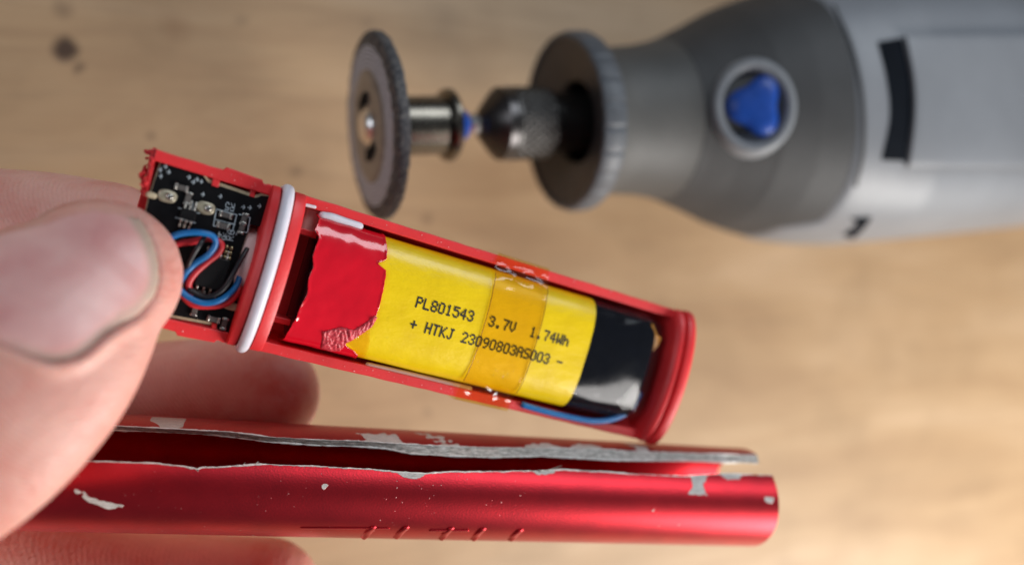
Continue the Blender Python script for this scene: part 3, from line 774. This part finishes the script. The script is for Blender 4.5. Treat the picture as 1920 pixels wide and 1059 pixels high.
# bare-metal attribute: scraped spots with their own outlines, and the lips of the cut
MW = np.array(CMI @ G.M); V = np.array([tuple(a) for a in v]); Vc = V @ MW[:3, :3].T + MW[:3, 3]
PX = 960 + FPX * Vc[:, 0] / -Vc[:, 2]; PY = 529.5 - FPX * Vc[:, 1] / -Vc[:, 2]
NZ = np.array([nz(a[0], a[1], 3, 14) + .5 * nz(a[0] * .4, a[1], 8, 40) for a in v])
val = np.zeros(len(v)); front = V[:, 2] > -.05
for p in bare:
    d = polydist(PX, PY, p); val = np.maximum(val, np.where(front, np.clip(.5 + (d + 3.2 * NZ) / 6, 0, 1), 0))
kk = np.arange(len(v)) % n
lip = np.where((kk <= 0), .72 + .25 * NZ, 0) + np.where((kk >= NT) & (kk <= NT), .6 + .35 * NZ, 0)
val = np.maximum(val, lip)
at = can.data.attributes.new('bare', 'FLOAT', 'POINT'); at.data.foreach_set('value', val.astype(np.float32))
# curls of aluminium on the cut edge
for pts, ww in (([(1010, 883), (1030, 881), (1053, 873)], .02), ([(478, 871), (483, 866), (486, 866)], .01), ([(455, 872), (460, 867)], .008), ([(553, 832), (560, 827)], .008)):
    a = [tsolve(*p) for p in pts]
    q = [Vector((x, (TY + .01) * math.sin(t), (TZ + .01) * math.cos(t))) for x, t in a]
    if len(q) > 2: q = catmull(q, 5)
    obj('metal_burr', *tube(q, [ww * (1 - .7 * i / (len(q) - 1)) for i in range(len(q))], 6, flat=(1, .4)), M['bare'], can)
M['bright_bare'] = simple('bright_burr_aluminium', (.86, .84, .80), .4, .3, vary=.2, nscale=12, bump=.5, bscale=30, bdist=.01)
for which, aa, bb in ((fit, TY - TT, TZ - TT), (fot, TY, TZ), (flt, TY, TZ)):
    q, rr = [], []
    for i in range(0, NX + 1, 2):
        x = xs[i]
        if x > tu1 - .02: break
        if which is flt: t = interp(x, flt) + .008 * nz(x, 9, 0, 6) + .006 * nz(x, 7, 0, 25)
        else:
            tj = .010 * nz(x, 4, 0, 7) + .006 * nz(x, 2, 0, 23); t = interp(x, which) + tj * (.6 if which is fit else 1)
        q.append(Vector((x, aa * math.sin(t), bb * math.cos(t))))
        rr.append(max(.0015, (.010 if which is fit else .007) * (1 + 1.5 * nz(x, aa * 7, 0, 3) + 1.1 * nz(x, aa * 3, 2, 17))))
    obj('cut_burr', *tube(q, rr, 6), M['bright_bare'], can)
# raised lettering strokes, only their upper parts show at the tube's lower side
for a, b, r_ in (((566, 989), (728, 990), .010), ((680, 1006), (700, 990), .028), ((741, 1006), (762, 990), .028), ((808, 994), (876, 994), .014), ((826, 1008), (846, 992), .028), ((886, 1009), (906, 993), .028), ((956, 1010), (976, 995), .028)):
    q = []; ro = .003 if r_ < .02 else -.006
    for i in range(7):
        x, t = tsolve(a[0] + (b[0] - a[0]) * i / 6, a[1] + (b[1] - a[1]) * i / 6); q.append(Vector((x, (TY + ro) * math.sin(t), (TZ + ro) * math.cos(t))))
    obj('raised_stroke', *tube(q, r_ * 1.9, 12, hemi=True, flat=(1, .45), up=(0, .6, .8)), M['anodised'], can)

# ---------------------------------------------------------------- hand
def limb(pts, flat=(1, 1), seg=32):
    q = [(*P(a, b, d), r_) for a, b, d, r_ in pts]
    c = catmull(q, 8)
    up = CM.to_3x3() @ Vector((0, 0, 1))
    return tube([x[:3] for x in c], [float(x[3]) for x in c], seg, hemi=True, flat=flat, up=up)
mb = MB()
mb.add(limb([(176, 516, 9.70, .90), (120, 566, 9.50, 1.08), (0, 676, 9.1, 1.30), (-170, 800, 8.85, 1.38), (-400, 900, 9.0, 1.38), (-700, 930, 9.7, 1.7)], (.55, 1)))
mb.add(limb([(205, 462, 11.75, .82), (60, 446, 11.85, .86), (-120, 450, 11.8, .90), (-350, 520, 11.3, 1.0), (-650, 640, 10.4, 1.2)]))
mb.add(limb([(497, 738, 13.05, .77), (380, 748, 13.0, .86), (200, 770, 12.9, .90), (-60, 790, 12.5, .95), (-350, 800, 11.7, 1.02), (-650, 780, 10.8, 1.2)]))
mb.add(limb([(496, 1112, 12.95, .78), (390, 1116, 12.9, .84), (200, 1108, 12.7, .88), (-60, 1060, 12.3, .92), (-350, 1000, 11.5, 1.0), (-650, 920, 10.8, 1.2)]))
mb.add(limb([(330, 1400, 12.8, .68), (200, 1400, 12.7, .72), (0, 1330, 12.3, .78), (-300, 1200, 11.5, .85), (-650, 1060, 10.8, 1.2)]))
mb.add(limb([(-640, 620, 10.3, 1.5), (-700, 800, 10.2, 1.9), (-740, 1000, 10.3, 1.7)], (.7, 1)))
mb.add(limb([(-680, 800, 10.3, 2.0), (-900, 900, 10.2, 2.3), (-1250, 1020, 10.2, 2.2), (-1800, 1200, 10.4, 2.4)], (.62, 1)))
raw = mb.build('hand_raw', M['skin'])
md = raw.modifiers.new('remesh', 'REMESH'); md.mode = 'VOXEL'; md.voxel_size = .045
md = raw.modifiers.new('smooth', 'SMOOTH'); md.iterations = 14; md.factor = .5
dg = bpy.context.evaluated_depsgraph_get(); dg.update()
hm = bpy.data.meshes.new_from_object(raw.evaluated_get(dg)); bpy.data.objects.remove(raw)
hm.name = 'hand'; hand = bpy.data.objects.new('hand', hm); COL.objects.link(hand)
tag(hand, 'bare hand gripping the red tray and tube, thumb in front', 'hand')
# nail outline in the photograph
NAIL = [(-60, 470), (0, 430), (60, 396), (120, 366), (168, 352), (208, 360), (236, 384), (262, 420), (281, 456), (291, 495), (292, 522), (286, 548), (270, 570), (250, 590), (222, 606), (196, 624), (170, 646), (146, 664), (120, 672), (92, 674), (60, 664), (20, 648), (-40, 620), (-90, 560)]
NAIL = [(float(a[0]), float(a[1])) for a in catmull(NAIL + [NAIL[0]], 4)[:-1]]
nvt = len(hm.vertices); co = np.zeros(nvt * 3); hm.vertices.foreach_get('co', co); co = co.reshape(-1, 3)
no = np.zeros(nvt * 3); hm.vertices.foreach_get('normal', no); no = no.reshape(-1, 3)
CI = np.array(CMI); cc = co @ CI[:3, :3].T + CI[:3, 3]; nc = no @ CI[:3, :3].T
hx = 960 + FPX * cc[:, 0] / -cc[:, 2]; hy = 529.5 - FPX * cc[:, 1] / -cc[:, 2]
sel = (-cc[:, 2] < 10.2) & (hx > -200) & (hx < 420) & (nc[:, 2] > -.1)
d = polydist(hx, hy, NAIL)
def sstep(a, b, x): t = np.clip((x - a) / (b - a), 0, 1); return t * t * (3 - 2 * t)
tipw = np.clip((hx - 150) / 120, 0, 1) * np.clip((640 - hy) / 80, 0, 1)       # at the free edge the skin does not fold up
fold = np.exp(-((d + 16) / 13) ** 2) * (.085 * (1 - tipw) * np.clip((hy - 420) / 120, 0, 1)) - .05 * sstep(-4, 8, d) - .045 * np.exp(-((d + 3) / 5) ** 2)
co = co + no * (np.where(sel, fold, 0))[:, None]
hm.vertices.foreach_set('co', co.ravel()); hm.update()
hm.polygons.foreach_set('use_smooth', [True] * len(hm.polygons))
hb = BVHTree.FromPolygons([tuple(a) for a in co], [tuple(p.vertices) for p in hm.polygons])
step = 3.5; gx = np.arange(-130, 300, step); gy = np.arange(340, 690, step)
GX, GY = np.meshgrid(gx, gy, indexing='ij'); ND = polydist(GX, GY, NAIL)
v = []; idx = {}; f = []; tone = []
for i in range(len(gx)):
    for j in range(len(gy)):
        if ND[i, j] < -3.5: continue
        x, y = gx[i], gy[j]; dd = float(ND[i, j])
        if dd < 0:                           # pull the outer ring onto the outline
            e = 1.0; g1 = float(polydist(np.array([x + e]), np.array([y]), NAIL)[0]) - dd; g2 = float(polydist(np.array([x]), np.array([y + e]), NAIL)[0]) - dd
            nn = math.hypot(g1, g2) + 1e-6; x -= g1 / nn * dd; y -= g2 / nn * dd; dd = 0
        r_ = ray(x, y); hit = hb.ray_cast(EYE, r_)
        if hit[0] is None or (hit[0] - EYE).length > 10.6: continue
        wgt = min(1, dd / 26)
        lift = .012 + .060 * math.sqrt(max(0, 1 - (1 - wgt) ** 2))
        p = hit[0] - r_ * lift * 1.0
        idx[i, j] = len(v); v.append(p)
        lun = max(0, 1 - math.hypot((x - 10) / 75, (y - 640) / 95)) * 1.8
        free = math.exp(-(dd / (17 if x > 215 else 13)) ** 4) * min(1, max(.15, (x + 20) / 110)) * (1 if y < 560 else .75)
        tone.append((min(1, lun), 0, 0, min(1, free)))
for i in range(len(gx) - 1):
    for j in range(len(gy) - 1):
        k = [(i, j), (i + 1, j), (i + 1, j + 1), (i, j + 1)]; k = [a for a in k if a in idx]
        if len(k) >= 3: f.append(tuple(idx[a] for a in k))
me = bpy.data.meshes.new('fingernail'); me.from_pydata([tuple(a) for a in v], [], f); me.materials.append(M['nail'])
ca = me.color_attributes.new('tone', 'FLOAT_COLOR', 'POINT'); ca.data.foreach_set('color', [c for t in tone for c in t])
me.polygons.foreach_set('use_smooth', [True] * len(me.polygons)); me.update()
nail = bpy.data.objects.new('fingernail', me); COL.objects.link(nail); nail.parent = hand
sm_ = nail.modifiers.new('smooth', 'SMOOTH'); sm_.iterations = 2
so = nail.modifiers.new('solid', 'SOLIDIFY'); so.thickness = .035; so.offset = -1
nail['label'] = 'broad pink thumbnail with pale grey free edge'

# ---------------------------------------------------------------- rotary tool
T = Frame(P(692, 238, 14.5), (.91, .09, -.405))
tool = empty('rotary_tool', T.M, 'grey and black cordless rotary tool with blue button lying on the table', 'rotary tool')
def lat(name, prof, mat, parent=tool, seg=96, fn=None, auto=35):
    return obj(name, *lathe(prof, seg, fn=fn), M[mat], parent, auto=auto)
# cutting disc
def rough_rim(x, r_, t):
    if r_ < 1.22: return x, r_
    return x + .02 * nz(math.cos(t) * 9, math.sin(t) * 9, x * 5), r_ + .018 * nz(math.cos(t) * 22, math.sin(t) * 22, x * 9)
disc = obj('cutting_disc', *lathe([(.0, .62), (-.01, .80), (.0, 1.18), (.005, 1.24)], 240, fn=rough_rim), M['disc'], tool, auto=40)
disc['label'] = 'worn grey abrasive cutting disc'
obj('disc_rim', *lathe([(.005, 1.24), (.012, 1.31), (.03, 1.40), (.04, 1.43), (.06, 1.455), (.11, 1.47), (.17, 1.465), (.21, 1.43), (.24, 1.30), (.24, .5)], 240, fn=rough_rim), M['disc_rim'], disc, auto=60)
lat('hub_plate', [(-.02, .0), (-.03, .30), (-.02, .42), (-.035, .66), (-.03, .84), (-.01, .88)], 'hub_steel', disc)
lat('hub_screw', [(-.14, .0), (-.14, .12), (-.12, .20), (-.07, .26), (-.03, .28)], 'chrome', disc)
for t0 in (R(62), R(-118)):
    vs, fs = grid(lambda i, j: Vector((-.042, (.34 + .20 * i) * math.sin(t0 + R(70) * j), (.34 + .20 * i) * math.cos(t0 + R(70) * j))), 3, 16)
    obj('hub_slot', vs, fs, M['black_gap'], disc)
# mandrel
lat('mandrel_barrel', [(.28, .44), (.30, .47), (1.20, .47), (1.22, .45), (1.24, .56), (1.28, .585), (1.36, .585), (1.40, .55), (1.42, .30)], 'steel')
lat('blue_collar', [(1.40, .32), (1.46, .31), (1.62, .23), (1.66, .16)], 'blue_button')
lat('mandrel_shaft', [(1.60, .13), (2.1, .13)], 'chrome')
lat('shaft_highlight_ball', [(1.64, .06), (1.66, .15), (1.75, .195), (1.84, .16), (1.87, .06)], 'chrome')  # bright ball added on the shaft to catch its highlight
lat('collet_nut', [(1.86, .10), (1.88, .24), (1.92, .30), (2.14, .56), (2.20, .605), (2.34, .605)], 'steel_dark')
def diamond(x, r_, t):
    if not (2.42 < x < 3.02): return x, r_
    return x, r_ - .030 * abs(math.sin(t * 13 + x * 20)) * abs(math.sin(t * 13 - x * 20))
lat('nut_knurl', [(2.34, .602), (2.36, .612)] + [(2.38 + .0155 * i, .612) for i in range(44)] + [(3.10, .59), (3.12, .50), (3.9, .5)], 'knurl', seg=280, fn=diamond)
# nose
lat('nose_face', [(3.44, 1.44), (3.46, 1.38), (3.62, .78), (3.66, .71), (3.74, .68)], 'nose_dark')
lat('nose_socket', [(3.68, .705), (4.4, .66), (4.5, .1)], 'black_gap')
def ridged(x, r_, t):
    return x, r_ - (.022 if (r_ > 1.45 and (int(t / (2 * math.pi) * 144) % 6 == 0)) else 0)
lat('nose_rim', [(3.42, 1.40), (3.40, 1.45), (3.42, 1.49), (3.52, 1.53), (3.74, 1.53), (3.80, 1.50), (3.84, 1.34)], 'nose_rim', seg=288, fn=ridged)
def body_fn(x, r_, t):
    k = min(1, max(0, (x - 6.5) / 3)) * .10
    return x, r_ * (1 + k * abs(math.sin(2 * t)) ** 2)
lat('neck', [(3.80, 1.33), (3.9, 1.28), (4.3, 1.27), (4.8, 1.31), (5.25, 1.40), (5.36, 1.44), (5.38, 1.40)], 'rubber_neck')
def sb(t):
    y = math.sin(t); s_ = 7.78
    if y < -.88: s_ -= .5 * min(1, (-.88 - y) / .08)
    if y > .7: s_ -= .25 * min(1, (y - .7) / .3)
    return s_
RP = [(5.36, 1.44), (5.5, 1.49), (6.0, 1.70), (6.6, 1.98), (7.2, 2.18), (7.8, 2.33), (8.6, 2.44), (9.5, 2.50), (11, 2.52), (14, 2.50), (17, 2.46), (21, 2.4)]
def rad(x): return interp(x, RP)
def gf(i, j):
    t = 2 * math.pi * j; x = 5.37 + (sb(t) - 5.37) * i; x_, r_ = body_fn(x, rad(x), t); return Vector((x_, r_ * math.sin(t), r_ * math.cos(t)))
gv, gfc = grid(gf, 60, 160)
grip = obj('rubber_grip', gv, gfc, M['rubber'], tool)
def hf(i, j):
    t = 2 * math.pi * j; a = sb(t) + .03; x = a + (21 - a) * i ** 1.3; x_, r_ = body_fn(x, rad(x) - .045 * math.exp(-(x - a) / .05), t); r_ += .03 * (1 - math.exp(-(x - a) / .1)); return Vector((x_, r_ * math.sin(t), r_ * math.cos(t)))
hv, hfc = grid(hf, 90, 160)
house = obj('housing', hv, hfc, M['grey_housing'], tool)
o = obj('seam_core', *lathe([(5.3, 1.3), (6, 1.6), (7, 2.0), (8.5, 2.3)], 64), M['black_gap'], tool)
bw = [T.M @ a for a in gv] + [T.M @ a for a in hv]; bf_ = gfc + [tuple(i + len(gv) for i in q) for q in hfc]
TB = BVHTree.FromPolygons([tuple(a) for a in bw], bf_)
def onbody(px, py, off):
    h = TB.ray_cast(EYE, ray(px, py)); p, nrm = h[0], h[1]
    if nrm.dot(EYE - p) < 0: nrm = -nrm
    return T.I @ (p + nrm * off)
def patch(name, left, right, off, mat, n=24, m_=10, thick=0, parent=tool):
    lf_, rt_ = catmull(left, 6), catmull(right, 6)
    def fn(i, j):
        a = lf_[min(int(round(j * (len(lf_) - 1))), len(lf_) - 1)]; b = rt_[min(int(round(j * (len(rt_) - 1))), len(rt_) - 1)]
        return onbody(a[0] + (b[0] - a[0]) * i, a[1] + (b[1] - a[1]) * i, off)
    o = obj(name, *grid(fn, m_, len(lf_) - 1), M[mat], parent)
    if thick: s_ = o.modifiers.new('solid', 'SOLIDIFY'); s_.thickness = thick; s_.offset = 0; bevel(o, .02, 2, 60)
    return o
# lock button on its bezel
pc = onbody(1413, 200, 0); pa = onbody(1440, 200, 0); pb = onbody(1413, 170, 0)
ex = (pa - pc).normalized(); ey = (pb - pc); ey = (ey - ex * ey.dot(ex)).normalized(); ez = ex.cross(ey)
def bz(rx, ry, z, n=72, tri=0.0, ox=0):
    out = []
    for k in range(n):
        a = 2 * math.pi * k / n; q = 1 - tri * math.cos(3 * a)
        out.append(pc + ex * (rx * q * math.cos(a) + ox) + ey * ry * q * math.sin(a) + ez * z)
    return out
def rings_obj(name, rings, mat, cap=False, parent=tool):
    n = len(rings[0]); v = [p for r_ in rings for p in r_]; f = [(i * n + k, i * n + (k + 1) % n, (i + 1) * n + (k + 1) % n, (i + 1) * n + k) for i in range(len(rings) - 1) for k in range(n)]
    if cap: f.append(tuple((len(rings) - 1) * n + k for k in range(n)))
    return obj(name, v, f, M[mat], parent)
bez = rings_obj('button_bezel', [bz(.74, .84, -.25), bz(.71, .81, .02), bz(.67, .77, .10), bz(.58, .68, .12), bz(.52, .61, .06), bz(.50, .58, -.08), bz(.1, .1, -.09)], 'light_grey', True)
rings_obj('lock_button', [bz(.42, .46, -.09, tri=.19, ox=.03), bz(.42, .46, .06, tri=.19, ox=.03), bz(.37, .41, .14, tri=.19, ox=.03), bz(.25, .28, .17, tri=.10, ox=.03), bz(.05, .05, .16, ox=.03)], 'blue_button', True)
patch('slot_shade_patch', [(1645, 80), (1662, 150), (1668, 220), (1652, 300)], [(1690, 72), (1706, 150), (1708, 220), (1696, 302)], .012, 'black_gap')  # flat dark sheet on the housing; the slot's shade is its colour
patch('battery_panel', [(1692, 70), (1707, 150), (1709, 220), (1698, 312)], [(2150, 66), (2150, 150), (2150, 220), (2150, 314)], .045, 'grey_housing', thick=.09, m_=30)
patch('seam_line', [(1560, 10), (1592, 90), (1612, 180), (1614, 280), (1600, 350)], [(1566, 10), (1600, 90), (1620, 180), (1622, 280), (1607, 350)], .006, 'rubber')
patch('dark_latch', [(1594, 408), (1606, 420), (1580, 440)], [(1634, 406), (1622, 424), (1600, 446)], .02, 'black_gap', m_=6)
